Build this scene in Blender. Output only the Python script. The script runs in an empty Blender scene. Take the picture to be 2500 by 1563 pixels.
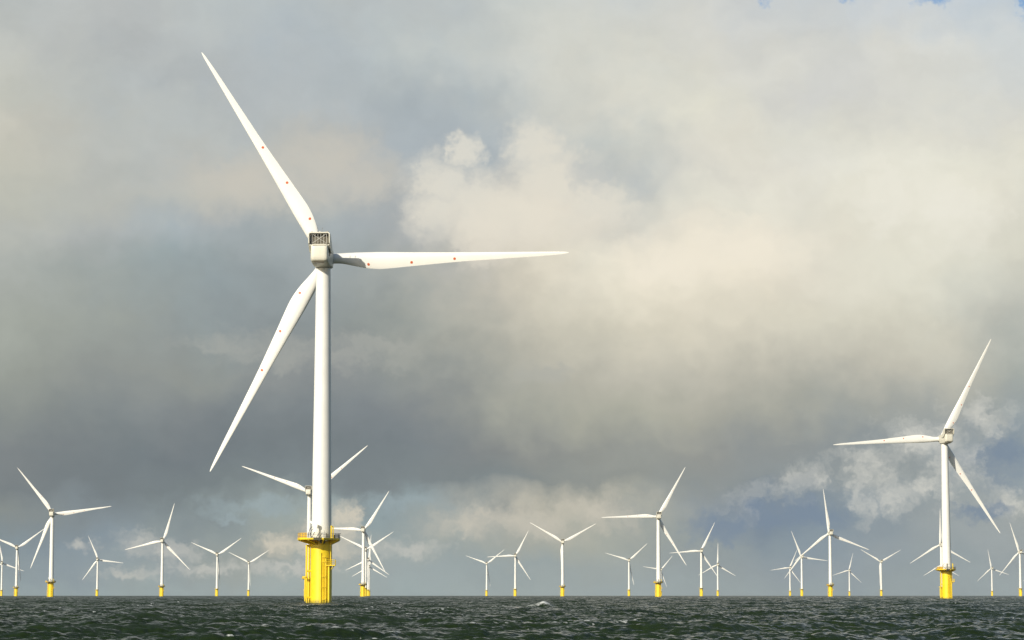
import bpy, bmesh, math, random
import numpy as np
from mathutils import Matrix, Vector

random.seed(4)
R_ = math.radians
scene = bpy.context.scene
COL = scene.collection

# ------------------------------------------------------------------ camera
FPX = 6350.0                                   # focal length in photo pixels (2500 wide)
CAM_H = 2.0
PITCH = math.atan((1453.6 - 781.5) / FPX)
cam_data = bpy.data.cameras.new('camera')
cam_data.sensor_width = 36.0
cam_data.lens = 36.0 * FPX / 2500.0
cam_data.clip_start = 0.5
cam_data.clip_end = 90000.0
cam = bpy.data.objects.new('camera', cam_data)
cam.location = (0, 0, CAM_H)
cam.rotation_euler = (math.pi / 2 + PITCH, 0, 0)
COL.objects.link(cam)
scene.camera = cam


def ray(px, py):
    xc, yc = (px - 1250.0) / FPX, (781.5 - py) / FPX
    c, s = math.cos(PITCH), math.sin(PITCH)
    return Vector((xc, c - yc * s, s + yc * c))


def azel(px, py):
    d = ray(px, py).normalized()
    return math.degrees(math.atan2(d.x, d.y)), math.degrees(math.asin(d.z))


# ------------------------------------------------------------------ light
SUN_AZ = 214.0       # where the sun stands, clockwise from +Y (behind the camera, to the left)
SUN_EL = 22.5
sun_data = bpy.data.lights.new('sun', 'SUN')
sun_data.energy = 4.6
sun_data.angle = R_(0.5)
sun_data.color = (1.0, 0.94, 0.80)
sun = bpy.data.objects.new('sun', sun_data)
sv = Vector((math.sin(R_(SUN_AZ)) * math.cos(R_(SUN_EL)), math.cos(R_(SUN_AZ)) * math.cos(R_(SUN_EL)), math.sin(R_(SUN_EL))))
sun.rotation_euler = sv.to_track_quat('Z', 'Y').to_euler()
sun.location = sv * 300
COL.objects.link(sun)

scene.view_settings.view_transform = 'Standard'
scene.view_settings.look = 'None'
scene.view_settings.exposure = 0.0
scene.view_settings.gamma = 1.0

# ------------------------------------------------------------------ sky
world = bpy.data.worlds.new('World')
scene.world = world
world.use_nodes = True
wt = world.node_tree
wt.nodes.clear()


def lin(c):
    return tuple(((v / 255.0) / 12.92 if v / 255.0 <= 0.04045 else ((v / 255.0 + 0.055) / 1.055) ** 2.4) for v in c)


class NT:
    """short-hand for building node trees"""
    def __init__(self, tree): self.t = tree
    def n(self, typ, **kw):
        nd = self.t.nodes.new(typ)
        for k, v in kw.items(): setattr(nd, k, v)
        return nd
    def put(self, sock, v):
        if isinstance(v, bpy.types.NodeSocket): self.t.links.new(v, sock)
        else: sock.default_value = v
    def m(self, op, a, b=None, c=None, clamp=False):
        nd = self.n('ShaderNodeMath', operation=op, use_clamp=clamp)
        self.put(nd.inputs[0], a)
        if b is not None: self.put(nd.inputs[1], b)
        if c is not None: self.put(nd.inputs[2], c)
        return nd.outputs[0]
    def v(self, op, a, b=None):
        nd = self.n('ShaderNodeVectorMath', operation=op)
        self.put(nd.inputs[0], a)
        if b is not None: self.put(nd.inputs['Scale' if op == 'SCALE' else 1], b)
        return nd.outputs['Value'] if op in ('LENGTH', 'DOT_PRODUCT', 'DISTANCE') else nd.outputs[0]
    def noise(self, vec, scale, detail=4.0, rough=0.5, out='Factor', dim='3D', lac=2.0):
        nd = self.n('ShaderNodeTexNoise', noise_dimensions=dim)
        self.put(nd.inputs['Vector'], vec)
        nd.inputs['Scale'].default_value = scale
        nd.inputs['Detail'].default_value = detail
        nd.inputs['Roughness'].default_value = rough
        nd.inputs['Lacunarity'].default_value = lac
        return nd.outputs[0] if out == 'Factor' else nd.outputs[1]
    def rng(self, x, a, b, c=0.0, d=1.0, smooth=True):
        nd = self.n('ShaderNodeMapRange', interpolation_type='SMOOTHSTEP' if smooth else 'LINEAR')
        self.put(nd.inputs[0], x)
        for i, q in zip((1, 2, 3, 4), (a, b, c, d)): self.put(nd.inputs[i], q)
        return nd.outputs[0]
    def mix(self, f, a, b, mode='MIX'):
        nd = self.n('ShaderNodeMix', data_type='RGBA', blend_type=mode)
        self.put(nd.inputs[0], f)
        self.put(nd.inputs[6], a if isinstance(a, bpy.types.NodeSocket) else (*a, 1.0))
        self.put(nd.inputs[7], b if isinstance(b, bpy.types.NodeSocket) else (*b, 1.0))
        return nd.outputs[2]


W = NT(wt)
dirv = W.n('ShaderNodeTexCoord').outputs['Generated']
sep = W.n('ShaderNodeSeparateXYZ')
wt.links.new(dirv, sep.inputs[0])
az = W.m('DEGREES', W.m('ARCTAN2', sep.outputs[0], sep.outputs[1]))
el = W.m('DEGREES', W.m('ARCSINE', sep.outputs[2]))
cmb = W.n('ShaderNodeCombineXYZ')
wt.links.new(az, cmb.inputs[0]); wt.links.new(el, cmb.inputs[1])
V0 = cmb.outputs[0]                                     # (azimuth, elevation) in degrees
w1 = W.v('MULTIPLY', W.v('SUBTRACT', W.noise(V0, 0.45, 3.0, 0.5, 'Color'), (0.5, 0.5, 0.5)), (3.4, 2.0, 0.0))
w2 = W.v('MULTIPLY', W.v('SUBTRACT', W.noise(V0, 1.6, 5.0, 0.55, 'Color'), (0.5, 0.5, 0.5)), (1.3, 0.9, 0.0))
w3 = W.v('MULTIPLY', W.v('SUBTRACT', W.noise(V0, 4.5, 4.0, 0.6, 'Color'), (0.5, 0.5, 0.5)), (0.7, 0.55, 0.0))
V1 = W.v('ADD', W.v('ADD', V0, w1), w2)
V2 = W.v('ADD', W.v('ADD', V0, W.v('SCALE', w2, 0.6)), w3)

XS = [0, 250, 500, 750, 1000, 1250, 1500, 1750, 2000, 2250, 2500]
# cloud brightness from the horizon up: photo row -> colours from left to right
ROWS = [
 (1440, [(150,163,168),(150,163,168),(152,163,167),(155,166,169),(153,165,169),(155,165,168),(152,162,166),(150,160,165),(148,159,165),(148,158,164),(150,160,165)]),
 (1380, [(140,153,160),(138,150,160),(150,158,160),(158,165,165),(152,162,166),(150,160,164),(155,162,163),(145,154,160),(142,152,162),(145,155,162),(148,156,162)]),
 (1320, [(130,143,153),(132,145,158),(145,153,155),(160,163,160),(155,164,166),(162,165,161),(162,166,162),(143,152,158),(135,148,161),(150,158,165),(155,162,167)]),
 (1250, [(135,141,142),(128,138,147),(138,148,153),(155,165,166),(145,158,165),(178,176,166),(172,172,165),(132,143,156),(128,142,158),(146,155,163),(160,165,167)]),
 (1180, [(120,127,133),(117,125,132),(120,129,135),(122,131,138),(124,132,138),(130,137,141),(145,148,147),(140,146,150),(142,149,155),(150,157,162),(148,158,167)]),
 (1100, [(128,133,138),(118,126,133),(115,123,131),(118,126,133),(122,129,136),(135,138,140),(150,152,150),(148,150,150),(142,148,153),(150,157,163),(135,147,160)]),
 (1000, [(140,145,145),(132,138,142),(126,132,138),(125,132,139),(132,137,142),(160,161,156),(172,171,162),(170,169,162),(163,164,160),(160,163,163),(150,158,165)]),
 (900,  [(150,154,151),(146,150,150),(145,149,149),(140,144,148),(145,149,150),(176,175,165),(188,185,173),(190,187,175),(192,189,177),(188,186,175),(165,169,167)]),
 (780,  [(163,167,163),(155,160,159),(142,149,154),(140,146,150),(155,159,158),(190,187,175),(210,205,189),(216,210,194),(214,210,195),(212,209,195),(190,190,181)]),
 (640,  [(172,176,172),(160,166,167),(152,160,165),(152,158,163),(168,170,169),(210,204,190),(234,227,210),(236,228,211),(225,220,206),(224,221,207),(214,212,199)]),
 (550,  [(182,184,178),(174,178,177),(168,173,175),(165,170,174),(172,175,176),(215,207,195),(213,209,199),(230,224,210),(226,222,209),(228,225,211),(218,215,203)]),
 (480,  [(188,189,180),(184,186,181),(190,189,181),(184,185,180),(172,176,178),(196,195,190),(203,203,197),(224,221,209),(224,221,209),(231,228,214),(222,219,206)]),
 (400,  [(196,195,184),(186,188,184),(190,190,185),(190,189,183),(172,178,182),(180,185,187),(190,194,193),(219,216,206),(222,220,211),(228,226,214),(222,220,209)]),
 (330,  [(200,198,188),(186,188,184),(184,188,187),(182,186,186),(170,177,182),(184,189,190),(198,201,197),(221,218,207),(218,217,208),(222,220,210),(215,214,207)]),
 (250,  [(195,196,188),(184,188,187),(178,183,185),(180,186,189),(170,178,183),(195,198,195),(215,213,203),(222,220,208),(210,210,207),(214,214,208),(208,211,210)]),
 (120,  [(192,194,190),(180,184,185),(188,192,192),(180,187,191),(188,194,194),(207,208,202),(212,212,204),(214,213,206),(208,209,206),(214,214,209),(205,210,212)]),
 (0,    [(183,188,188),(187,190,190),(192,196,194),(188,193,193),(186,191,192),(203,206,202),(207,209,206),(205,207,206),(198,204,209),(200,207,214),(190,202,214)]),
]
s1 = W.n('ShaderNodeSeparateXYZ'); wt.links.new(V1, s1.inputs[0])
uu = W.m('MULTIPLY_ADD', s1.outputs[0], 1 / 28.0, 0.5)
ev = s1.outputs[1]
cloud = None
prev_e = None
for py, cols in ROWS:
    r = W.n('ShaderNodeValToRGB')
    cr = r.color_ramp
    cr.interpolation = 'CARDINAL'
    while len(cr.elements) < len(XS): cr.elements.new(0.5)
    for e, x, c in zip(cr.elements, XS, cols):
        e.position = azel(x, py)[0] / 28.0 + 0.5
        e.color = (*(v * k for v, k in zip(lin(c), (1.0, 1.012, 0.955) if sum(c) < 510 else (1.0, 1.003, 0.985))), 1.0)
    wt.links.new(uu, r.inputs[0])
    e_now = azel(1250, py)[1]
    if cloud is None: cloud = r.outputs[0]
    else: cloud = W.mix(W.rng(ev, prev_e, e_now, smooth=False), cloud, r.outputs[0])
    prev_e = e_now

# soft billows over the whole deck
det = W.noise(W.v('MULTIPLY', V1, (0.75, 1.15, 1.0)), 0.7, 5.0, 0.48)
det2 = W.noise(W.v('MULTIPLY', V2, (1.0, 1.6, 1.0)), 2.4, 5.0, 0.55)
gain = W.m('ADD', W.m('MULTIPLY_ADD', det, 0.22, 0.89), W.m('MULTIPLY_ADD', det2, 0.07, -0.035))
cloud = W.v('SCALE', cloud, gain)


def field(discs, vec):
    """union of soft round lobes in (azimuth, elevation): 1 at a centre, 0 at its rim"""
    f = None
    for x, y, rx, ry in discs:
        a, e = azel(x, y)
        k = math.degrees(1 / FPX)
        d = W.v('LENGTH', W.v('MULTIPLY', W.v('SUBTRACT', vec, (a, e, 0.0)), (1 / (rx * k), 1 / (ry * k), 0.0)))
        q = W.m('SUBTRACT', 1.0, d)
        f = q if f is None else W.m('SMOOTH_MAX', f, q, 0.15)
    return f


def puff(base, discs, color, lo, hi, amp, nscale, strength=1.0, fade=None, vec=None, det_=5.0, aniso=(1.0, 1.3, 1.0)):
    vec = vec or V2
    f = field(discs, vec)
    nz = W.noise(W.v('MULTIPLY', V2, aniso), nscale, det_, 0.55)
    f = W.m('ADD', f, W.m('MULTIPLY_ADD', nz, amp, -0.5 * amp))
    mk = W.rng(f, lo, hi, 0.0, strength)
    if fade: mk = W.m('MULTIPLY', mk, W.rng(el, azel(1250, fade[0])[1], azel(1250, fade[1])[1]))
    return W.mix(mk, base, lin(color))


# dull wisps in the grey half, the middle cumulus, the lit banks low down, the torn patches at right
cloud = puff(cloud, [(600, 845, 200, 40), (780, 870, 300, 45), (900, 838, 130, 36), (1330, 910, 90, 35)], (172, 173, 166), -0.2, 1.0, 2.6, 1.3, 0.55, det_=7, aniso=(0.8, 1.6, 1.0))
cloud = puff(cloud, [(800, 400, 150, 120), (640, 455, 280, 80), (880, 440, 130, 70)], (202, 197, 185), -0.3, 1.0, 1.4, 0.9, 0.75)
cloud = puff(cloud, [(1135, 372, 62, 58), (1075, 450, 105, 100), (1060, 530, 90, 100), (1160, 490, 130, 95), (1310, 365, 95, 95), (1350, 440, 145, 110), (1440, 480, 90, 60),
                     (1225, 530, 260, 120), (1460, 510, 130, 80)], (226, 221, 207), -0.16, 0.78, 0.62, 1.8, 0.9, fade=(740, 480), det_=5, aniso=(1.0, 1.1, 1.0))
cloud = puff(cloud, [(1180, 560, 120, 90), (1330, 530, 130, 90)], (231, 224, 208), -0.2, 1.0, 1.4, 1.4, 0.6)
cloud = puff(cloud, [(2190, 480, 130, 120), (2330, 520, 150, 110)], (236, 233, 220), -0.2, 1.0, 1.6, 1.2, 0.75)
cloud = puff(cloud, [(1640, 640, 230, 75), (1800, 600, 180, 90)], (241, 233, 215), -0.2, 1.0, 1.4, 1.0, 0.75)
cloud = puff(cloud, [(1440, 430, 70, 60), (1560, 440, 50, 60)], (188, 192, 191), -0.1, 1.0, 1.6, 1.6, 0.55)
cloud = puff(cloud, [(640, 1235, 200, 30), (980, 1222, 140, 30), (560, 1262, 60, 16)], (156, 172, 177), -0.2, 1.0, 1.6, 1.6, 0.6)
cloud = puff(cloud, [(800, 1300, 90, 46), (838, 1264, 52, 40), (770, 1335, 140, 36), (862, 1250, 30, 28), (690, 1330, 80, 32)], (212, 204, 186), -0.25, 1.0, 1.4, 2.4, 0.85, det_=7)
cloud = puff(cloud, [(1140, 1275, 100, 38), (1290, 1275, 130, 40), (1450, 1250, 120, 55), (1180, 1250, 70, 26)], (202, 196, 181), -0.5, 1.3, 1.9, 1.8, 0.8, det_=6)
cloud = puff(cloud, [(345, 1325, 60, 34), (430, 1345, 70, 28), (330, 1400, 100, 16), (520, 1388, 130, 18), (690, 1390, 140, 16), (1000, 1340, 110, 24), (200, 1330, 40, 22)],
             (196, 195, 187), -0.4, 1.1, 2.0, 2.2, 0.75, det_=6)
cloud = puff(cloud, [(2440, 1110, 90, 75), (1960, 1255, 110, 45), (1780, 1285, 110, 50), (1860, 1250, 70, 40), (2400, 1250, 100, 24)], (120, 137, 156), -0.3, 0.9, 1.8, 1.5, 0.8)
cloud = puff(cloud, [(2140, 1130, 110, 90), (2250, 1080, 170, 70), (2330, 1130, 100, 80), (2190, 1220, 80, 70), (2270, 1200, 100, 50), (1985, 1160, 80, 60),
                     (2410, 1020, 80, 60), (2480, 1225, 80, 45), (2110, 1230, 60, 60)], (210, 209, 200), -0.1, 1.5, 2.6, 1.9, 0.85, det_=6, aniso=(1.0, 1.0, 1.0))
cloud = puff(cloud, [(1815, 1230, 80, 50), (1890, 1200, 70, 34), (1960, 1180, 80, 50)], (178, 181, 180), -0.1, 1.4, 2.8, 2.2, 0.55, det_=7)
cloud = puff(cloud, [(2275, -10, 60, 30), (2062, -12, 46, 26), (2515, 10, 45, 60), (1880, -14, 50, 20)], (120, 163, 208), -0.1, 1.0, 1.8, 2.0, 0.85)

cloud = W.mix(W.rng(W.m('ADD', el, W.m('MULTIPLY_ADD', W.noise(dirv, 2.5, 4.0, 0.5), 14.0, -7.0)), 18.0, 27.0, 0.0, 0.92), cloud, lin((92, 103, 114)))  # dark grey overhead, out of view, added to darken the sea's reflections

sky = W.n('ShaderNodeTexSky', sky_type='NISHITA', sun_disc=False)
sky.sun_elevation = R_(SUN_EL)
sky.sun_rotation = R_(SUN_AZ)
sky.altitude = 0
sky.air_density = 1.0
sky.dust_density = 1.0
# the cloud bank fills the view ahead and breaks up into blue overhead and behind
dotv = W.v('DOT_PRODUCT', dirv, (0.0, math.cos(R_(4)), math.sin(R_(4))))
brk = W.m('ADD', dotv, W.m('MULTIPLY_ADD', W.noise(dirv, 3.0, 6.0, 0.6), 0.9, -0.45))
cover = W.rng(brk, 0.62, 0.97)
SKY_STRENGTH = 0.1
cl = W.v('SCALE', cloud, 1.0 / SKY_STRENGTH)
final = W.mix(cover, sky.outputs[0], cl)
bg = W.n('ShaderNodeBackground')
wt.links.new(final, bg.inputs[0])
bg.inputs[1].default_value = SKY_STRENGTH
out = W.n('ShaderNodeOutputWorld')
wt.links.new(bg.outputs[0], out.inputs[0])


# ------------------------------------------------------------------ materials
def new_mat(name):
    m = bpy.data.materials.new(name)
    m.use_nodes = True
    t = m.node_tree
    return m, NT(t), t.nodes['Principled BSDF']


def paint(name, col, rough, var=0.06, nscale=0.6, streak=0.0, metallic=0.0):
    m, N, p = new_mat(name)
    tc = N.n('ShaderNodeTexCoord').outputs['Object']
    a = N.noise(tc, nscale, 5.0, 0.55)
    c = N.mix(N.rng(a, 0.3, 0.7), tuple(v * (1 - var) for v in col), tuple(min(1, v * (1 + var * 0.5)) for v in col))
    if streak:
        st = N.noise(N.v('MULTIPLY', tc, (3.0, 3.0, 0.12)), 1.0, 5.0, 0.6)
        c = N.mix(N.rng(st, 0.52, 0.78, 0.0, streak), c, tuple(v * f for v, f in zip(col, (0.62, 0.58, 0.5))))
    N.put(p.inputs['Base Color'], c)
    N.put(p.inputs['Roughness'], N.rng(a, 0.2, 0.8, rough * 0.85, rough * 1.15))
    p.inputs['Metallic'].default_value = metallic
    return m


M_WHITE = paint('white_coating', (0.80, 0.785, 0.73), 0.42, 0.04, 0.25, 0.10)
M_BLADE = paint('blade_gelcoat', (0.82, 0.805, 0.755), 0.38, 0.03, 0.15, 0.0)
M_NAC = paint('nacelle_shell', (0.66, 0.63, 0.53), 0.42, 0.06, 0.5, 0.18)
M_DARK = paint('dark_interior', (0.055, 0.05, 0.042), 0.7, 0.15)
M_RAD = paint('radiator_core', (0.11, 0.095, 0.065), 0.6, 0.15, 2.0)
M_GALV = paint('galvanised_steel', (0.24, 0.24, 0.235), 0.5, 0.12, 2.0, 0.0, 0.2)
M_EQUIP = paint('equipment_grey', (0.12, 0.125, 0.13), 0.5, 0.12, 1.5)
M_SCREEN = paint('orange_yellow_coating', (0.80, 0.49, 0.012), 0.5, 0.12, 1.5)
M_RED = paint('orange_red_marker', (0.62, 0.13, 0.045), 0.5, 0.08, 2.0)
M_HOIST = paint('crane_white', (0.62, 0.61, 0.56), 0.45, 0.08, 1.0)
M_MAT = paint('dark_olive_rubber', (0.07, 0.065, 0.035), 0.7, 0.25, 1.5)
M_HOSE = paint('black_rubber', (0.03, 0.03, 0.03), 0.6, 0.1, 1.0)

M_YEL, N, p = new_mat('yellow_coating')
tc = N.n('ShaderNodeTexCoord').outputs['Object']
a = N.noise(tc, 0.7, 5.0, 0.55)
c = N.mix(N.rng(a, 0.3, 0.7), (0.80, 0.565, 0.012), (0.86, 0.63, 0.02))
st = N.noise(N.v('MULTIPLY', tc, (2.4, 2.4, 0.10)), 1.0, 6.0, 0.6)
c = N.mix(N.rng(st, 0.54, 0.76, 0.0, 0.28), c, (0.42, 0.27, 0.02))             # rust runs
sz = N.n('ShaderNodeSeparateXYZ'); N.t.links.new(tc, sz.inputs[0])
gr = N.m('ADD', sz.outputs[2], N.m('MULTIPLY_ADD', N.noise(tc, 1.4, 5.0, 0.6), 1.6, -0.8))
c = N.mix(N.rng(gr, 0.1, 1.2, 0.8, 0.0), c, (0.16, 0.15, 0.03))               # growth round the splash line
N.put(p.inputs['Base Color'], c)
p.inputs['Roughness'].default_value = 0.42


# ------------------------------------------------------------------ mesh helpers
def obj(name, bm, mat, parent=None, smooth=None):
    me = bpy.data.meshes.new(name)
    bmesh.ops.recalc_face_normals(bm, faces=bm.faces)
    bm.to_mesh(me); bm.free()
    me.materials.append(mat)
    if smooth is not None:
        me.shade_smooth()
        me.set_sharp_from_angle(angle=R_(smooth))
    o = bpy.data.objects.new(name, me)
    COL.objects.link(o)
    o.parent = parent
    return o


def empty(name, loc=(0, 0, 0)):
    o = bpy.data.objects.new(name, None)
    o.empty_display_size = 2
    o.location = loc
    COL.objects.link(o)
    return o


def box(bm, x0, x1, y0, y1, z0, z1, bevel=0.0, segs=2):
    vs = [bm.verts.new((x, y, z)) for x in (x0, x1) for y in (y0, y1) for z in (z0, z1)]
    q = lambda *i: bm.faces.new([vs[k] for k in i])
    fs = [q(0, 1, 3, 2), q(4, 6, 7, 5), q(0, 4, 5, 1), q(2, 3, 7, 6), q(0, 2, 6, 4), q(1, 5, 7, 3)]
    if bevel:
        es = list({e for f in fs for e in f.edges})
        bmesh.ops.bevel(bm, geom=es, offset=bevel, segments=segs, affect='EDGES', profile=0.5)


def tube(bm, a, b, r, n=10, r2=None, caps=True):
    a, b = Vector(a), Vector(b)
    d = (b - a).normalized()
    u = d.orthogonal().normalized(); w = d.cross(u)
    r2 = r if r2 is None else r2
    ra = [bm.verts.new(a + (u * math.cos(t) + w * math.sin(t)) * r) for t in (2 * math.pi * k / n for k in range(n))]
    rb = [bm.verts.new(b + (u * math.cos(t) + w * math.sin(t)) * r2) for t in (2 * math.pi * k / n for k in range(n))]
    for k in range(n): bm.faces.new((ra[k], ra[(k + 1) % n], rb[(k + 1) % n], rb[k]))
    if caps: bm.faces.new(ra[::-1]); bm.faces.new(rb)


def path_tube(bm, pts, r, n=8):
    for a, b in zip(pts, pts[1:]): tube(bm, a, b, r, n)


def lathe(bm, prof, n=48, caps=True):
    """prof: (radius, z) pairs from the bottom up"""
    rings = []
    for r, z in prof:
        rings.append([bm.verts.new((r * math.cos(2 * math.pi * k / n), r * math.sin(2 * math.pi * k / n), z)) for k in range(n)])
    for A, B in zip(rings, rings[1:]):
        for k in range(n): bm.faces.new((A[k], A[(k + 1) % n], B[(k + 1) % n], B[k]))
    if caps: bm.faces.new(rings[0][::-1]); bm.faces.new(rings[-1])


def prism(bm, poly, axis, a, b):
    """extrude a 2-D outline between a and b along an axis ('x': outline is (y, z); 'z': outline is (x, y))"""
    f = (lambda p, t: (t, p[0], p[1])) if axis == 'x' else (lambda p, t: (p[0], p[1], t))
    A = [bm.verts.new(f(p, a)) for p in poly]; B = [bm.verts.new(f(p, b)) for p in poly]
    n = len(poly)
    for k in range(n): bm.faces.new((A[k], A[(k + 1) % n], B[(k + 1) % n], B[k]))
    bm.faces.new(A[::-1]); bm.faces.new(B)


# ------------------------------------------------------------------ turbine
HUB_Z = 80.5
TOP_Z = 77.75
DECK_Z = 15.0
HUB_Y = 4.7
TILT = 5.0
DECK = [(-5.35, -2.3), (-4.6, -5.2), (-2.6, -7.1), (1.0, -6.9), (4.2, -2.2), (4.25, 1.8), (2.4, 4.0), (-2.4, 4.0), (-5.35, 2.2)]  # front corners pushed forward to lengthen the deck's shadow on the foundation

# r, leading edge x, trailing edge x, relative thickness, twist (deg)
BL = [(1.55, -1.2, 1.2, 1.0, 12), (2.6, -1.2, 1.2, 1.0, 12), (3.6, -1.22, 1.26, 0.95, 12), (5.0, -1.27, 1.55, 0.78, 12), (6.8, -1.31, 1.98, 0.58, 11.5),
      (8.8, -1.32, 2.42, 0.45, 10.5), (10.8, -1.31, 2.68, 0.38, 9.2), (12.8, -1.29, 2.76, 0.34, 8.0), (15.2, -1.21, 2.62, 0.31, 6.8), (18.6, -1.08, 2.34, 0.28, 5.4),
      (23.7, -0.92, 1.96, 0.25, 4.0), (30.2, -0.75, 1.50, 0.22, 2.6), (36.3, -0.62, 1.21, 0.20, 1.6), (43.9, -0.48, 0.88, 0.18, 0.8),
      (49.0, -0.38, 0.67, 0.17, 0.3), (52.6, -0.31, 0.46, 0.16, 0.0), (54.6, -0.24, 0.30, 0.16, 0.0), (55.6, -0.16, 0.16, 0.16, 0.0), (56.05, -0.06, 0.03, 0.2, 0.0)]


BL = [(r * 1.016, *q) for r, *q in BL]


def blade_at(r):
    for A, B in zip(BL, BL[1:]):
        if A[0] <= r <= B[0]:
            t = (r - A[0]) / (B[0] - A[0])
            return [A[i] * (1 - t) + B[i] * t for i in range(5)]
    return list(BL[-1])


def catmull(tab):
    """resample the blade table smoothly"""
    rs = [b[0] for b in tab]
    res = []
    for i in range(len(tab) - 1):
        p0, p1, p2, p3 = tab[max(i - 1, 0)], tab[i], tab[i + 1], tab[min(i + 2, len(tab) - 1)]
        for k in range(3):
            t = k / 3
            row = []
            for j in range(5):
                m1 = (p2[j] - p0[j]) / max(p2[0] - p0[0], 1e-6) * (p2[0] - p1[0])
                m2 = (p3[j] - p1[j]) / max(p3[0] - p1[0], 1e-6) * (p2[0] - p1[0])
                h = (2 * t**3 - 3 * t**2 + 1, t**3 - 2 * t**2 + t, -2 * t**3 + 3 * t**2, t**3 - t**2)
                row.append(h[0] * p1[j] + h[1] * m1 + h[2] * p2[j] + h[3] * m2)
            res.append(row)
    res.append(list(tab[-1]))
    return res


def prebend(r): return -0.8 * (r / 57.0) ** 2


def section(r, le, te, th, tw, n):
    """closed airfoil loop; suction side faces -Y (down-wind)"""
    c = te - le
    pts = []
    rnd = min(1.0, max(0.0, (th - 0.30) / 0.60))
    for k in range(n):
        t = 2 * math.pi * k / n
        s = 0.5 * (1 - math.cos(t))                    # 0 at LE .. 1 at TE
        sg = -1.0 if math.sin(t) > 0 else 1.0
        ya = 5 * (0.2969 * math.sqrt(max(s, 0)) - 0.126 * s - 0.3516 * s * s + 0.2843 * s**3 - 0.1015 * s**4) * th * c
        ya *= 1.12 if sg < 0 else 0.86
        yc = abs(math.sin(t)) * 0.5 * th * c
        y = sg * (ya * (1 - rnd) + yc * rnd)
        pts.append((le + s * c, y))
    a = R_(tw)
    ca, sa = math.cos(a), math.sin(a)
    return [Vector((x * ca + y * sa, -x * sa + y * ca + prebend(r), r)) for x, y in pts]


def blade_mesh(n=36):
    bm = bmesh.new()
    rings = [[bm.verts.new(v) for v in section(*row, n)] for row in catmull(BL)]
    for A, B in zip(rings, rings[1:]):
        for k in range(n): bm.faces.new((A[k], A[(k + 1) % n], B[(k + 1) % n], B[k]))
    bm.faces.new(rings[0][::-1]); bm.faces.new(rings[-1])
    return bm


def dot_mesh(r, frac, rad=0.31):
    """flat round marker lying 2 cm proud of the suction side"""
    bm = bmesh.new()
    row = blade_at(r)
    ring = []
    n = 20
    def surf(rr, fr):
        le, te, th, tw = blade_at(rr)[1:]
        c = te - le
        rnd = min(1.0, max(0.0, (th - 0.30) / 0.60))
        ya = 5 * (0.2969 * math.sqrt(fr) - 0.126 * fr - 0.3516 * fr * fr + 0.2843 * fr**3 - 0.1015 * fr**4) * th * c * 1.12
        yc = math.sqrt(max(0, fr * (1 - fr))) * th * c
        y = -(ya * (1 - rnd) + yc * rnd) - 0.03
        x = le + fr * c
        a = R_(tw)
        return Vector((x * math.cos(a) + y * math.sin(a), -x * math.sin(a) + y * math.cos(a) + prebend(rr), rr))
    chord = row[2] - row[1]
    top = bm.verts.new(surf(r, frac))
    for k in range(n):
        t = 2 * math.pi * k / n
        ring.append(bm.verts.new(surf(r + rad * math.sin(t), frac + rad * math.cos(t) / chord)))
    for k in range(n): bm.faces.new((top, ring[k], ring[(k + 1) % n]))
    ex = bmesh.ops.extrude_face_region(bm, geom=list(bm.faces))
    for v in [g for g in ex['geom'] if isinstance(g, bmesh.types.BMVert)]: v.co.y += 0.025
    return bm


def nacelle_body():
    """rounded box, deeper under the middle where it sits on the tower; rear face at -Y"""
    bm = bmesh.new()
    secs = [(-7.66, 1.2, 79.4, 81.5, 0.6), (-7.6, 1.65, 78.9, 81.95, 0.66), (-7.45, 1.86, 78.62, 82.25, 0.66), (-7.2, 1.96, 78.47, 82.41, 0.6), (-6.8, 2.0, 78.35, 82.48, 0.52), (-6.0, 2.0, 78.15, 82.5, 0.5), (-4.2, 2.0, 77.85, 82.5, 0.5),
            (-1.9, 2.0, 77.72, 82.5, 0.5), (1.9, 2.0, 77.8, 82.45, 0.5), (2.7, 1.95, 78.3, 82.35, 0.55), (3.05, 1.75, 78.7, 82.1, 0.6)]
    rings = []
    for y, hw, z0, z1, rad in secs:
        loop = []
        for cx, cz, a0 in ((hw - rad, z1 - rad, 0), (-hw + rad, z1 - rad, 90), (-hw + rad, z0 + rad, 180), (hw - rad, z0 + rad, 270)):
            for k in range(7):
                a = R_(a0 + 15 * k)
                loop.append(bm.verts.new((cx + rad * math.cos(a), y, cz + rad * math.sin(a))))
        rings.append(loop)
    n = len(rings[0])
    for A, B in zip(rings, rings[1:]):
        for k in range(n): bm.faces.new((A[k], A[(k + 1) % n], B[(k + 1) % n], B[k]))
    bm.faces.new(rings[0]); bm.faces.new(rings[-1][::-1])
    return bm


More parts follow.
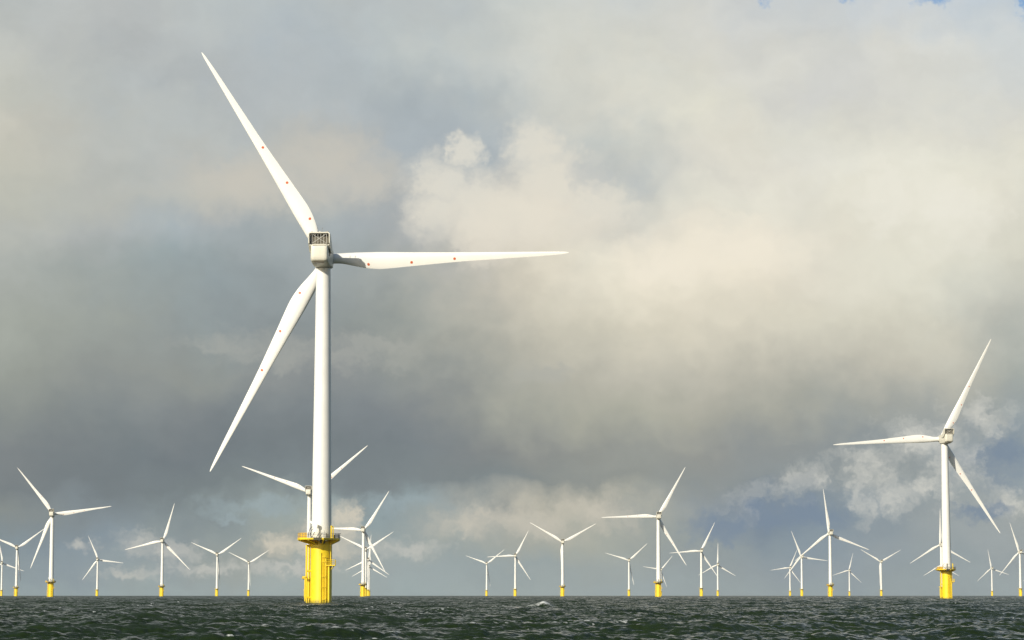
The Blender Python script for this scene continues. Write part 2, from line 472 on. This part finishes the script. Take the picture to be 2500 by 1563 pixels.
def cooler_housing():
    bm = bmesh.new()
    for s in (-1, 1):
        a, b = sorted((s * 2.28, s * 2.5))
        prism(bm, [(-7.75, 84.6), (-6.02, 84.6), (-1.9, 80.75), (-5.3, 80.75), (-7.55, 82.6)], 'x', a, b)
    # roof with rounded shoulders, as one bent sheet
    outer = [(2.5, 84.603)] + [(2.0 + 0.5 * math.cos(R_(a)), 84.62 + 0.5 * math.sin(R_(a))) for a in range(0, 91, 15)]
    inner = [(2.28, 84.603)] + [(2.0 + 0.28 * math.cos(R_(a)), 84.6 + 0.28 * math.sin(R_(a))) for a in range(0, 91, 15)]
    outer = outer + [(-x, z) for x, z in outer[::-1]]
    inner = inner + [(-x, z) for x, z in inner[::-1]]
    n = len(outer)
    def ring(y0): return [bm.verts.new((x, y0, z)) for x, z in outer], [bm.verts.new((x, y0, z)) for x, z in inner]
    (oa, ia), (ob, ib) = ring(-7.75), ring(-6.05)
    for k in range(n - 1):
        bm.faces.new((oa[k], oa[k + 1], ob[k + 1], ob[k])); bm.faces.new((ia[k], ib[k], ib[k + 1], ia[k + 1]))
        bm.faces.new((oa[k], ia[k], ia[k + 1], oa[k + 1])); bm.faces.new((ob[k], ob[k + 1], ib[k + 1], ib[k]))
    for k in (0, n - 1): bm.faces.new((oa[k], ob[k], ib[k], ia[k]))
    # feet that tie the side plates to the shell
    for s in (-1, 1):
        a, b = sorted((s * 1.9, s * 2.277))
        box(bm, a, b, -4.4, -2.6, 80.85, 81.05)
        box(bm, a, b, -7.1, -6.4, 82.1, 82.3)
    return bm


def add_turbine(lod, data):
    """one turbine at the origin as an Empty with its parts; returns the Empty and roles of the parts"""
    root = empty('wind_turbine')
    P = []                                            # (object, role)
    def part(name, bm, mat, par=None, smooth=None, role='fixed'):
        o = obj(name, bm, mat, par or root, smooth)
        P.append((o, role if par is None else None))
        return o
    seg = 64 if lod == 0 else 32
    # tapering tower on its foot flange
    bm = bmesh.new()
    prof = [(2.42, DECK_Z), (2.42, DECK_Z + 0.25), (2.31, DECK_Z + 0.27)]
    prof += [(1.66, TOP_Z + 0.1)]
    lathe(bm, prof, seg)
    tower = part('tower', bm, M_WHITE, smooth=40)
    # yaw bearing
    bm = bmesh.new(); lathe(bm, [(1.78, TOP_Z - 0.12), (1.78, TOP_Z + 0.35)], seg)
    part('yaw_bearing', bm, M_EQUIP, smooth=40)
    # yellow foundation
    bm = bmesh.new()
    lathe(bm, [(2.47, -4.0), (2.47, DECK_Z - 0.75), (2.55, DECK_Z - 0.7), (2.55, DECK_Z - 0.52)], seg)
    part('foundation', bm, M_YEL, smooth=40)
    # deck
    bm = bmesh.new()
    prism(bm, DECK, 'z', DECK_Z - 0.36, DECK_Z - 0.004)
    plat = part('platform', bm, M_YEL)
    if lod < 2:
        nd = len(DECK)
        for i in range(nd):                            # cantilever gussets under the deck
            bm = bmesh.new()
            x, y = DECK[i]
            l = math.hypot(x, y); ux, uy = x / l, y / l
            q = Vector((-uy, ux, 0)) * 0.13
            pts = [Vector((ux * 2.4, uy * 2.4, DECK_Z - 0.363)), Vector((x * 0.96, y * 0.96, DECK_Z - 0.363)),
                   Vector((x * 0.96, y * 0.96, DECK_Z - 0.55)), Vector((ux * 2.4, uy * 2.4, DECK_Z - 1.5))]
            A = [bm.verts.new(p + q) for p in pts]; B = [bm.verts.new(p - q) for p in pts]
            for k in range(4): bm.faces.new((A[k], A[(k + 1) % 4], B[(k + 1) % 4], B[k]))
            bm.faces.new(A); bm.faces.new(B[::-1])
            part('deck_bracket', bm, M_YEL, plat)
        for x, y, w in ((-1.35, -3.0, 0.35), (0.2, -2.9, 0.3), (0.75, -3.1, 0.3)):
            bm = bmesh.new()
            box(bm, x - w, x + w, y - 0.4, y + 0.4, DECK_Z - 1.15, DECK_Z - 0.37, 0.04)
            part('cable_box', bm, M_EQUIP, plat)
        bm = bmesh.new()
        t = 0.035 if lod == 0 else 0.06
        for i in range(nd):
            a, b = Vector((*DECK[i], 0)) * 0.985, Vector((*DECK[(i + 1) % nd], 0)) * 0.985
            m = max(1, round((b - a).length / 1.05))
            for k in range(m):
                q = a.lerp(b, k / m)
                tube(bm, (q.x, q.y, DECK_Z - 0.01), (q.x, q.y, DECK_Z + 1.1), t, 6)
            for z in (0.36, 0.72, 1.1):
                tube(bm, (a.x, a.y, DECK_Z + z), (b.x, b.y, DECK_Z + z), t, 6)
        part('railing', bm, M_GALV, plat)
        bm = bmesh.new()                              # yellow slatted screen on the left of the deck
        for a, b in (((-5.15, -2.3), (-4.45, -5.05)), ((-4.45, -5.05), (-2.9, -6.5))):
            va, vb = Vector((*a, 0)), Vector((*b, 0))
            L = (vb - va).length; m = int(L / 0.16)
            for k in range(m + 1):
                q = va.lerp(vb, k / m)
                tube(bm, (q.x, q.y, DECK_Z), (q.x, q.y, DECK_Z + 1.15), 0.07, 6)
            for z in (0.08, 0.6, 1.15):
                tube(bm, (*a, DECK_Z + z), (*b, DECK_Z + z), 0.06, 6)
        part('screen_panel', bm, M_SCREEN, plat)
    # boat landing: two fender tubes held off the left of the foundation
    bl = None
    for x, y, r in ((-3.3, -0.95, 0.24), (-2.86, 0.75, 0.26)):
        bm = bmesh.new()
        path_tube(bm, [(x, y, 13.5), (x, y, 1.6), (x * 0.93, y * 0.93, -0.6), (x * 0.93, y * 0.93, -3.5)], r, 14)
        if lod < 2:
            l = math.hypot(x, y); ux, uy = x / l, y / l
            for z in (13.35, 7.5, 1.5):
                tube(bm, (ux * 2.42, uy * 2.42, z), (x, y, z), 0.2 if z < 13 else 0.26, 10)
        bl = part('fender_tube', bm, M_YEL, smooth=40)
    if lod < 2:
        bm = bmesh.new()                              # rub rail and small ledge on the outer fender
        tube(bm, (-3.62, -1.1, 6.2), (-3.62, -1.1, 0.6), 0.12, 8)
        box(bm, -4.25, -3.3, -1.4, -0.8, 6.05, 6.35)
        box(bm, -3.64, -3.28, -1.2, -0.8, 1.3, 1.5)
        part('rub_rail', bm, M_YEL)
    # tubes, ladder and rest platform at the right front
    def fr(x, off): return -math.sqrt(max(0.0, (2.47 + off) ** 2 - x * x))
    tubes = [(0.12, 0.16, 11.7, 0.13), (1.25, 0.42, 10.7, 0.15), (1.92, 0.55, 8.75, 0.24)] if lod < 2 else [(1.6, 0.5, 9.5, 0.3)]
    for x, off, zt, r in tubes:
        bm = bmesh.new()
        y = fr(x, off)
        tube(bm, (x, y, zt), (x, y, -3.5), r, 12)
        if lod < 2:
            for z in (zt - 0.5, 6.6, 1.3):
                l = math.hypot(x, y)
                tube(bm, (x / l * 2.4, y / l * 2.4, z), (x, y, z), 0.1, 8)
        part('service_tube', bm, M_YEL, smooth=40)
    if lod < 2:
        bm = bmesh.new()
        y = fr(0.7, 0.5)
        for x in (0.46, 0.96): tube(bm, (x, y, 11.0), (x, y, -2.5), 0.055, 8)
        z = -1.0
        while z < 10.9:
            tube(bm, (0.46, y, z), (0.96, y, z), 0.03, 6); z += 0.3
        for z in (10.6, 9.6, 6.2, 3.8, 1.0):          # stand-offs and cage hoops
            box(bm, 0.36, 1.08, y - 0.12, -2.2, z, z + 0.12)
        part('ladder', bm, M_YEL)
        bm = bmesh.new()
        box(bm, 1.25, 3.4, -2.85, -0.6, 8.7, 8.95)
        for yy in (-2.4, -1.1):
            tube(bm, (3.1, yy, 8.7), (2.1, yy * 0.75, 7.6), 0.09, 8)
        rp = part('rest_platform', bm, M_YEL)
        bm = bmesh.new()
        corners = [(1.3, -2.8), (3.35, -2.8), (3.35, -0.65)]
        for a, b in zip(corners, corners[1:]):
            va, vb = Vector((*a, 0)), Vector((*b, 0))
            m = 3
            for k in range(m + 1):
                q = va.lerp(vb, k / m)
                tube(bm, (q.x, q.y, 8.94), (q.x, q.y, 10.1), 0.045, 6)
            for z in (9.3, 9.7, 10.1): tube(bm, (*a, z), (*b, z), 0.045, 6)
        part('rest_railing', bm, M_YEL, rp)
        bm = bmesh.new()
        tube(bm, (2.28, -1.75, 8.9), (2.28, -1.75, 14.4), 0.1, 8)
        part('cable_tube', bm, M_YEL, smooth=40)
        # deck equipment
        bm = bmesh.new()
        tube(bm, (2.45, -2.6, DECK_Z), (2.45, -2.6, DECK_Z + 2.9), 0.17, 10)
        tube(bm, (2.85, -2.3, DECK_Z), (2.85, -2.3, DECK_Z + 2.7), 0.13, 10)
        tube(bm, (2.45, -2.6, DECK_Z + 2.8), (2.85, -2.3, DECK_Z + 2.6), 0.1, 8)
        part('mooring_post', bm, M_YEL, plat)
        bm = bmesh.new()
        box(bm, 2.95, 4.0, -1.9, -0.5, DECK_Z, DECK_Z + 0.75, 0.05)
        box(bm, 3.1, 3.95, -0.3, 0.9, DECK_Z, DECK_Z + 0.95, 0.05)
        box(bm, 3.9, 4.55, -1.35, -1.15, DECK_Z + 1.02, DECK_Z + 1.16)
        part('equipment_box', bm, M_EQUIP, plat)
        bm = bmesh.new()
        box(bm, 0.15, 0.95, -4.1, -3.4, DECK_Z, DECK_Z + 1.85, 0.05)
        part('control_cabinet', bm, M_HOIST, plat)
        for a, b in (((-2.15, -6.4, 16.1), (-1.75, -5.9, 15.0)), ((-1.1, -6.3, 16.3), (-1.75, -5.9, 15.05)), ((-0.1, -6.3, 16.2), (-0.7, -6.0, 15.0)), ((0.6, -6.2, 16.1), (-0.1, -6.0, 15.0))):
            bm = bmesh.new()
            tube(bm, a, b, 0.07, 8)
            part('lifting_sling', bm, M_HOSE, plat)
        bm = bmesh.new()
        box(bm, -1.5, 0.6, -7.13, -6.5, DECK_Z, DECK_Z + 0.09, 0.02)
        box(bm, -1.3, 0.4, -7.2, -7.06, DECK_Z - 0.5, DECK_Z + 0.05, 0.02)
        part('rubber_mat', bm, M_MAT, plat)
        # davit crane at the front of the deck; its shadow falls on the tower
        bm = bmesh.new()
        cx, cy = -0.92, -3.4
        box(bm, cx - 0.24, cx + 0.24, cy - 0.24, cy + 0.24, DECK_Z, 17.6, 0.05)
        arm = [(cx - 1.55, 18.62), (cx - 1.5, 19.0), (cx + 0.24, 18.3), (cx + 0.24, 17.602), (cx - 0.24, 17.602)]
        A, B = ([bm.verts.new((x, cy - 0.25 * (x - cx) + t, z)) for x, z in arm] for t in (-0.22, 0.22))
        for k in range(5): bm.faces.new((A[k], A[(k + 1) % 5], B[(k + 1) % 5], B[k]))
        bm.faces.new(A[::-1]); bm.faces.new(B)
        part('davit_crane', bm, M_WHITE, plat)
        bm = bmesh.new()
        hose = [(-2.75 + 0.95 * (1 - math.cos(R_(a))), -3.6, DECK_Z + 0.2 + 2.35 * math.sin(R_(a))) for a in range(0, 91, 10)]
        path_tube(bm, hose, 0.07, 8)
        part('hose', bm, M_HOSE, plat, smooth=40)
        bm = bmesh.new()
        hose = [(-2.2 + 0.6 * (1 - math.cos(R_(a))), -3.4, DECK_Z + 0.9 + 1.2 * math.sin(R_(a))) for a in range(0, 91, 10)]
        path_tube(bm, hose, 0.06, 8)
        part('hose', bm, M_HOSE, plat, smooth=40)
    # nacelle
    nac = part('nacelle', nacelle_body(), M_NAC, smooth=35, role='yaw')
    part('cooler_housing', cooler_housing(), M_NAC, nac, smooth=30)
    bm = bmesh.new()
    box(bm, -2.2, 2.2, -6.38, -6.25, 82.45, 84.83)
    part('back_panel', bm, M_DARK, nac)
    bm = bmesh.new()
    box(bm, -1.5, 2.1, -6.62, -6.4, 82.52, 84.15)
    part('radiator', bm, M_RAD, nac)
    if lod < 2:
        bm = bmesh.new()
        for i in range(6):
            x = -1.62 + i * 0.665
            tube(bm, (x, -7.3, 82.42), (x, -7.3, 84.9), 0.042, 6)
        tube(bm, (-1.45, -7.56, 82.6), (1.5, -7.56, 84.6), 0.05, 6)
        tube(bm, (-1.45, -7.53, 84.6), (1.7, -7.53, 82.5), 0.035, 6)
        part('guard_bars', bm, M_HOIST, nac)
    if lod == 0:
        bm = bmesh.new()
        box(bm, -1.5, 1.5, -7.66, -7.5, 82.02, 82.09, 0.02)
        part('rear_slot', bm, M_DARK, nac)
        bm = bmesh.new()
        box(bm, 1.98, 2.03, -5.2, -3.6, 79.9, 81.6, 0.02)
        part('side_shade_patch', bm, M_DARK, nac)  # dark patch painting in the shade between cooler leg and shell
        bm = bmesh.new()
        box(bm, -1.2, 1.1, -7.12, -6.3, 78.1, 78.32, 0.05)
        part('chin_dirt', bm, M_RAD, nac)  # brown slab standing in for the dirt under the rear of the shell
        for x, h in ((-0.45, 1.15), (0.72, 1.1)):
            bm = bmesh.new()
            tube(bm, (x, -7.1, 85.1), (x, -7.1, 85.1 + h * 0.8), 0.04, 6)
            tube(bm, (x, -7.1, 85.1 + h * 0.8), (x, -7.1, 85.1 + h), 0.07, 8)
            part('antenna', bm, M_GALV, nac)
        bm = bmesh.new()
        tube(bm, (0.15, -7.2, 85.1), (0.15, -7.2, 85.35), 0.13, 10)
        part('beacon_light', bm, M_HOIST, nac, smooth=40)
        for x, w, h in ((-1.75, 0.22, 0.2), (1.85, 0.26, 0.3)):
            bm = bmesh.new()
            box(bm, x - w, x + w, -7.3, -6.8, 85.08, 85.1 + h, 0.04)
            part('sensor_box', bm, M_GALV, nac)
    # rotor
    bm = bmesh.new()
    prof = [(1.5, -1.9), (1.85, -1.6), (1.95, -0.8), (1.95, 0.9), (1.75, 1.7), (1.25, 2.3), (0.6, 2.65), (0.1, 2.75)]
    lathe(bm, prof, 32)
    bmesh.ops.rotate(bm, verts=bm.verts, cent=(0, 0, 0), matrix=Matrix.Rotation(R_(-90), 3, 'X'))
    part('hub', bm, M_NAC, smooth=40, role='rotor')
    for k in range(3):
        if k == 0:
            b = part('blade', blade_mesh(36 if lod < 2 else 20), M_BLADE, smooth=45, role='blade0')
            bme = b.data
        else:
            b = bpy.data.objects.new('blade', bme); COL.objects.link(b); b.parent = root
            P.append((b, 'blade%d' % k))
        if lod < 2:
            for j, (r, fr_) in enumerate(((10.0, 0.78), (20.1, 0.74), (30.2, 0.66))):
                if k == 0:
                    o = part('marker_dot', dot_mesh(r, fr_, 0.31), M_RED, b)
                    data.setdefault(lod, []).append(o.data)
                else:
                    o = bpy.data.objects.new('marker_dot', data[lod][j]); COL.objects.link(o); o.parent = b
                    P.append((o, None))
    return root


def pose(root, loc, yaw, phase):
    """stand the turbine at loc, nacelle turned to compass bearing yaw, rotor turned by phase"""
    root.location = loc
    Y = Matrix.Rotation(R_(-yaw), 4, 'Z')
    rot = Y @ Matrix.Translation((0, HUB_Y, HUB_Z)) @ Matrix.Rotation(R_(TILT), 4, 'X')
    k = 0
    for ch in root.children:
        nm = ch.name.split('.')[0]
        if nm == 'nacelle': ch.matrix_basis = Y
        elif nm == 'hub': ch.matrix_basis = rot @ Matrix.Rotation(R_(phase), 4, 'Y')
        elif nm == 'blade':
            ch.matrix_basis = rot @ Matrix.Rotation(R_(phase + 120 * k), 4, 'Y'); k += 1


def copy_tree(o, parent=None):
    c = o.copy()
    COL.objects.link(c)
    c.parent = parent
    for ch in o.children: copy_tree(ch, c)
    return c


def rel_yaw(px):
    return float(np.interp(px, [0, 130, 790, 1250, 1605, 2023, 2300, 2500], [9, 8.5, 8.3, 0, -8, -16, -19, -20]))


# hub in the photo (x, y), rotor phase, detail level, label
T = [
 (797.0, 632.0, 89.1, 0, 'by far the largest, nearest turbine, its tall yellow base fitted with ladder and railed deck'),
 (2298.4, 1072.0, 26.5, 0, 'second largest turbine, towering near the right edge with a level blade to the left'),
 (129.8, 1255.2, 82.3, 1, 'fairly large turbine near the left edge, one blade pointing level to the right'),
 (758.3, 1202.5, 51.0, 1, 'large turbine mostly hidden directly behind the white tower of the nearest turbine'),
 (1605.5, 1261.5, 29.0, 1, 'largest turbine between breaking wave and right group, its base hiding a tiny turbine behind'),
 (888.6, 1294.7, 33.0, 1, 'front and largest of four overlapping turbines just right of the nearest yellow base'),
 (2023.7, 1302.0, 111.5, 1, 'middle-sized turbine with nearly upright blade, its lower left blade crossing a smaller turbine'),
 (398.1, 1320.7, 17.0, 1, 'middle-sized grey-looking turbine standing alone between smaller ones, left blade drooping slightly'),
 (1373.2, 1323.8, 61.0, 1, 'turbine with a symmetrical Y of blades behind the breaking wave, lower blade along its tower'),
 (42.9, 1337.9, 54.0, 1, 'Y-shaped turbine whose left blade is cut by the left edge of the photo'),
 (893.9, 1342.0, 57.0, 2, 'second of four overlapping turbines right of the nearest base, Y-shaped, close behind the front one'),
 (2295.1, 1330.0, -1.0, 2, 'turbine half hidden behind the second largest, its upright blade along that tower'),
 (1710.8, 1345.3, 26.0, 2, 'turbine whose level left blade meets the falling blade of a bigger turbine on its left'),
 (2487.7, 1348.2, 101.0, 2, 'turbine at the right edge of the photo, its right blade cut off'),
 (531.5, 1354.6, 55.0, 2, 'left and larger of two Y-shaped turbines side by side left of the nearest base'),
 (1258.1, 1357.2, 27.6, 2, 'turbine whose level left blade crosses the raised blade of the smaller turbine beside it'),
 (1955.6, 1359.6, 98.0, 2, 'turbine whose hub is crossed by the lower left blade of a bigger turbine'),
 (239.3, 1366.4, 97.5, 2, 'small turbine standing alone, its right blade slightly drooping, right of the large left turbine'),
 (900.0, 1366.9, 6.0, 2, 'third of four overlapping turbines right of the nearest base, one blade nearly upright'),
 (1534.9, 1368.4, 47.5, 2, 'small Y-shaped turbine with dark lower blade, between two bigger turbines right of the breaking wave'),
 (2149.3, 1371.5, 60.5, 2, 'small turbine with a symmetrical Y of blades, standing left of the second largest turbine'),
 (6.0, 1374.8, 110.5, 2, 'outermost left turbine, small, its left blade cut by the edge of the photo'),
 (608.3, 1374.4, 57.5, 2, 'right and smaller of two Y-shaped turbines side by side left of the nearest base'),
 (1188.4, 1376.5, 51.0, 2, 'small Y-shaped turbine left of the breaking wave, right blade crossed by a level one'),
 (1751.3, 1378.8, 1.0, 2, 'small turbine with one exactly upright blade, a falling blade tip touching its tower'),
 (2298.0, 1380.0, 0.0, 2, 'small turbine hidden behind the yellow base of the second largest, two blade tips showing'),
 (902.6, 1384.0, 1.5, 2, 'rearmost and smallest of four overlapping turbines right of the nearest yellow base'),
 (1927.5, 1386.3, 22.5, 2, 'small turbine with level left blade, leftmost and smallest of three overlapping turbines'),
 (2419.9, 1387.9, 108.5, 2, 'small turbine between the second largest turbine and the one at the right edge'),
 (1613.1, 1391.1, 40.0, 2, 'tiny turbine half hidden behind the tower of a large one right of the breaking wave'),
 (2072.3, 1392.7, 13.0, 2, 'tiny turbine with nearly upright blade, between middle-sized turbine and small symmetrical Y'),
 (2530.0, 1393.0, 112.0, 2, 'far turbine beyond the right edge of the photo, only a blade tip showing'),
]
protos = {}
shared = {}
TURB = []
for hx, hy, phase, lod, label in T:
    d = ray(hx, hy)
    hub = Vector((0, 0, CAM_H)) + d * ((HUB_Z - CAM_H) / d.z)
    yaw = azel(hx, hy)[0] + rel_yaw(hx)
    base = Vector((hub.x - HUB_Y * math.sin(R_(yaw)), hub.y - HUB_Y * math.cos(R_(yaw)), 0))
    if lod not in protos: t = protos[lod] = add_turbine(lod, shared)
    else: t = copy_tree(protos[lod])
    pose(t, base, yaw, phase)
    t['label'] = label
    t['category'] = 'wind turbine'
    t['group'] = 'white wind turbines of the offshore wind farm'
    TURB.append((t, base))
MAIN = TURB[0][1]

# ------------------------------------------------------------------ sea
rng = np.random.default_rng(11)
TN, TL = 2048, 180.0
k1 = np.fft.fftfreq(TN, TL / TN) * 2 * np.pi
KX, KY = np.meshgrid(k1, k1, indexing='ij')
KK = np.hypot(KX, KY); KK[0, 0] = 1e-6
lam_p = 15.0
kp = 2 * np.pi / lam_p
S = np.exp(-1.25 * (kp / KK) ** 2) / KK ** 4
S *= 5.0 ** np.exp(-((np.sqrt(KK / kp) - 1) ** 2) / (2 * 0.09 ** 2))
S *= 1.0 - 0.65 * np.exp(-(np.log(KK / 2.2) / 0.55) ** 2) + 3.0 * np.clip((KK - 4.0) / 6.0, 0, 1)          # a short steep chop on top
cosd = (-KY + 0.25 * KX) / KK / math.hypot(1, 0.25)
spread = np.where(cosd > 0, cosd ** 2, 0) + 0.12
spread = np.where(KK < 5 * kp, np.where(cosd > 0, np.abs(cosd) ** 6, 0) + 0.02, spread)
A0 = np.sqrt(S * spread) * np.exp(-(KK * 0.03) ** 2)
A0[0, 0] = 0
H0 = A0 * (rng.standard_normal((TN, TN)) + 1j * rng.standard_normal((TN, TN)))
hh = np.fft.ifft2(H0).real
SC = 0.235 / hh.std()                                     # rms height in metres
H0 *= SC
CHOP = 0.9
print('SLOPE', np.fft.ifft2(1j * KX * H0).real.std(), np.fft.ifft2(1j * KY * H0).real.std())


def bands(kmax):
    Hb = H0 * np.exp(-(KK / kmax) ** 4)
    f = lambda q: np.fft.ifft2(q).real.astype(np.float32)
    return f(Hb), f(-1j * KX / KK * Hb), f(-1j * KY / KK * Hb)


full, mid, lng = bands(60.0), bands(3.0), bands(0.7)
jx = np.fft.ifft2(KX * KX / KK * H0).real; jy = np.fft.ifft2(KY * KY / KK * H0).real; jxy = np.fft.ifft2(KX * KY / KK * H0).real
jac = ((1 - CHOP * jx) * (1 - CHOP * jy) - (CHOP * jxy) ** 2).astype(np.float32)
del jx, jy, jxy


def sample(tile, X, Y):
    fx = (X / TL * TN) % TN; fy = (Y / TL * TN) % TN
    ix = np.floor(fx).astype(np.int32); iy = np.floor(fy).astype(np.int32)
    tx = (fx - ix).astype(np.float32); ty = (fy - iy).astype(np.float32)
    ix %= TN; iy %= TN
    ix1 = (ix + 1) % TN; iy1 = (iy + 1) % TN
    return (tile[ix, iy] * (1 - tx) + tile[ix1, iy] * tx) * (1 - ty) + (tile[ix, iy1] * (1 - tx) + tile[ix1, iy1] * tx) * ty


# a polar sheet round the camera's spot, finest where the water is close
rad = [0.0, 4.0]
while rad[-1] < 90: rad.append(rad[-1] * 1.025 + 0.02)
while rad[-1] < 1500: rad.append(rad[-1] + max(0.16, rad[-1] * 0.0019))
while rad[-1] < 6000: rad.append(rad[-1] * 1.004)
while rad[-1] < 12000: rad.append(rad[-1] * 1.02)
rad = np.array(rad[1:], dtype=np.float64)
half = [0.0]
while half[-1] < 13.0: half.append(half[-1] + 0.024)
while half[-1] < 179.0: half.append(half[-1] + min(2.0, (half[-1] - 12.9) * 0.03 + 0.03))
half = np.array(half[:-1] + [179.4])
ang = np.radians(np.concatenate([-half[:0:-1], half]))
NR, NA = len(rad), len(ang)
RR, AA = np.meshgrid(rad, ang, indexing='ij')
X = RR * np.sin(AA); Y = RR * np.cos(AA)
ca, sa = math.cos(0.37), math.sin(0.37)
TX, TY = X * ca + Y * sa + 31.0, -X * sa + Y * ca + 77.0     # turned so the tile never lines up with the view


def mixband(i):
    wf = np.clip((520 - RR) / 260, 0, 1); wl = np.clip((RR - 3000) / 3000, 0, 1)
    return sample(full[i], TX, TY) * wf + sample(mid[i], TX, TY) * (1 - wf) * (1 - wl) + sample(lng[i], TX, TY) * wl * (1 - wf)


Z = mixband(0)
DXt, DYt = mixband(1) * CHOP, mixband(2) * CHOP
DX, DY = DXt * ca - DYt * sa, DXt * sa + DYt * ca
damp = np.clip(RR / 25.0, 0, 1) * np.clip((12000 - RR) / 3000, 0.0, 1)
J = sample(jac, TX, TY)
print('JAC', np.percentile(J[:,:], [0.1,1,3,10]))
foam = np.clip((0.42 - J) / 0.30, 0, 1) * np.clip((900 - RR) / 300, 0, 1)
# whitecaps are patchy: let only some of the steep crests break
patch = np.sin(TX * 0.071 + 1.3) * np.sin(TY * 0.093 + 0.4) + 0.6 * np.sin(TX * 0.19 - TY * 0.13)
foam *= np.clip((patch - 0.55) / 0.4, 0, 1)
# the one breaking sea ahead, and the slop round the nearest foundation
for bx, by, amp, lx, ly in ((4.9, 372.0, 0.55, 1.0, 1.8), (3.6, 371.5, 0.5, 2.4, 2.0), (7.0, 370.5, 0.3, 3.0, 2.0), (-1.0, 371.5, 0.3, 4.0, 2.0)):
    g = np.exp(-np.abs((X - bx + 0.4 * np.sin(Y)) / lx) ** 1.4 - np.abs((Y - by + 0.5 * np.sin(X * 0.9)) / ly) ** 1.5)
    Z += amp * g
    foam = np.maximum(foam, np.clip((g - 0.25) * 2.0, 0, 1.0) * (1.0 if amp > 0.52 else 0.45))
rm = np.hypot(X - MAIN.x, Y - MAIN.y)
foam = np.maximum(foam, np.clip(1 - np.abs(rm - 2.9) / 1.4, 0, 1) * 0.5)
co = np.empty((NR * NA + 1, 3), dtype=np.float32)
co[:-1, 0] = (X + DX * damp).ravel(); co[:-1, 1] = (Y + DY * damp).ravel(); co[:-1, 2] = (Z * damp).ravel()
co[-1] = (0, 0, 0)
idx = np.arange(NR * NA, dtype=np.int32).reshape(NR, NA)
nxt = np.roll(idx, -1, axis=1)
quads = np.stack([idx[:-1], nxt[:-1], nxt[1:], idx[1:]], axis=-1).reshape(-1, 4)
tris = np.stack([np.full(NA, NR * NA, dtype=np.int32), nxt[0], idx[0]], axis=-1)
loops = np.concatenate([quads.ravel(), tris.ravel()]).astype(np.int32)
starts = np.concatenate([np.arange(len(quads)) * 4, len(quads) * 4 + np.arange(NA) * 3]).astype(np.int32)
me = bpy.data.meshes.new('sea')
me.vertices.add(len(co)); me.vertices.foreach_set('co', co.ravel())
me.loops.add(len(loops)); me.loops.foreach_set('vertex_index', loops)
me.polygons.add(len(starts)); me.polygons.foreach_set('loop_start', starts)
at = me.attributes.new('foam', 'FLOAT', 'POINT')
at.data.foreach_set('value', np.append(foam.ravel(), 0).astype(np.float32))
me.update(calc_edges=True)
me.shade_smooth()
if me.polygons[0].normal.z < 0: me.flip_normals()
del X, Y, Z, RR, AA, TX, TY, DX, DY, DXt, DYt, J, foam, co, full, mid, lng, jac, H0, KX, KY, KK

M_SEA, N, p = new_mat('sea_water')
tc = N.n('ShaderNodeTexCoord').outputs['Object']
big = N.noise(tc, 0.02, 4.0, 0.55)
N.put(p.inputs['Base Color'], N.mix(N.rng(big, 0.3, 0.7), (0.012, 0.022, 0.007), (0.019, 0.032, 0.011)))
p.inputs['IOR'].default_value = 1.24
p.inputs['Roughness'].default_value = 0.13
# ripples too small for the mesh, as a field of surface slopes
r1 = N.v('SUBTRACT', N.noise(N.v('MULTIPLY', tc, (0.75, 1.3, 1.0)), 2.6, 7.0, 0.72, 'Color'), (0.5, 0.5, 0.5))
r2 = N.v('SUBTRACT', N.noise(N.v('MULTIPLY', tc, (0.6, 1.2, 1.0)), 0.7, 4.0, 0.6, 'Color'), (0.5, 0.5, 0.5))
gust = N.rng(N.noise(N.v('MULTIPLY', tc, (0.5, 1.0, 1.0)), 0.045, 5.0, 0.6), 0.35, 0.65, 0.55, 1.4)
# constant tilt towards -Y added to every normal, so the water reflects darker sky
normal_tilt = (0.03, -0.20, 0.0)
rip = N.v('MULTIPLY', N.v('ADD', N.v('SCALE', r1, 1.9), N.v('SCALE', r2, 1.1)), (1.0, 1.0, 0.0))
gn = N.n('ShaderNodeNewGeometry').outputs['Normal']
N.put(p.inputs['Normal'], N.v('NORMALIZE', N.v('ADD', gn, N.v('ADD', normal_tilt, N.v('SCALE', rip, gust)))))
fo = N.n('ShaderNodeAttribute', attribute_name='foam')
fn = N.noise(N.v('MULTIPLY', tc, (0.8, 1.5, 1.0)), 3.5, 7.0, 0.7)
fm = N.rng(N.m('ADD', fo.outputs['Fac'], N.m('MULTIPLY_ADD', fn, 2.4, -1.2)), 0.3, 0.65)
fm = N.m('MULTIPLY', fm, N.rng(fo.outputs['Fac'], 0.02, 0.15))
fb = N.n('ShaderNodeBsdfDiffuse'); fb.inputs[0].default_value = (0.62, 0.63, 0.60, 1)
ms = N.n('ShaderNodeMixShader')
N.put(ms.inputs[0], fm); N.t.links.new(p.outputs[0], ms.inputs[1]); N.t.links.new(fb.outputs[0], ms.inputs[2])
N.t.links.new(ms.outputs[0], N.t.nodes['Material Output'].inputs[0])
me.materials.append(M_SEA)
sea = bpy.data.objects.new('sea', me)
COL.objects.link(sea)
sea['kind'] = 'structure'

# ------------------------------------------------------------------ the air between here and the far turbines
bm = bmesh.new()
box(bm, -12600, 12600, -12600, 12600, -5.5, 142.0)
M_AIR = bpy.data.materials.new('sea_haze')
M_AIR.use_nodes = True
N = NT(M_AIR.node_tree)
N.t.nodes.remove(N.t.nodes['Principled BSDF'])
pv = N.n('ShaderNodeVolumePrincipled')
pv.inputs['Color'].default_value = (0.86, 0.93, 1.0, 1)
pv.inputs['Density'].default_value = 1.1e-5
N.t.links.new(pv.outputs[0], N.t.nodes['Material Output'].inputs['Volume'])
haze = obj('haze', bm, M_AIR)
haze['kind'] = 'stuff'
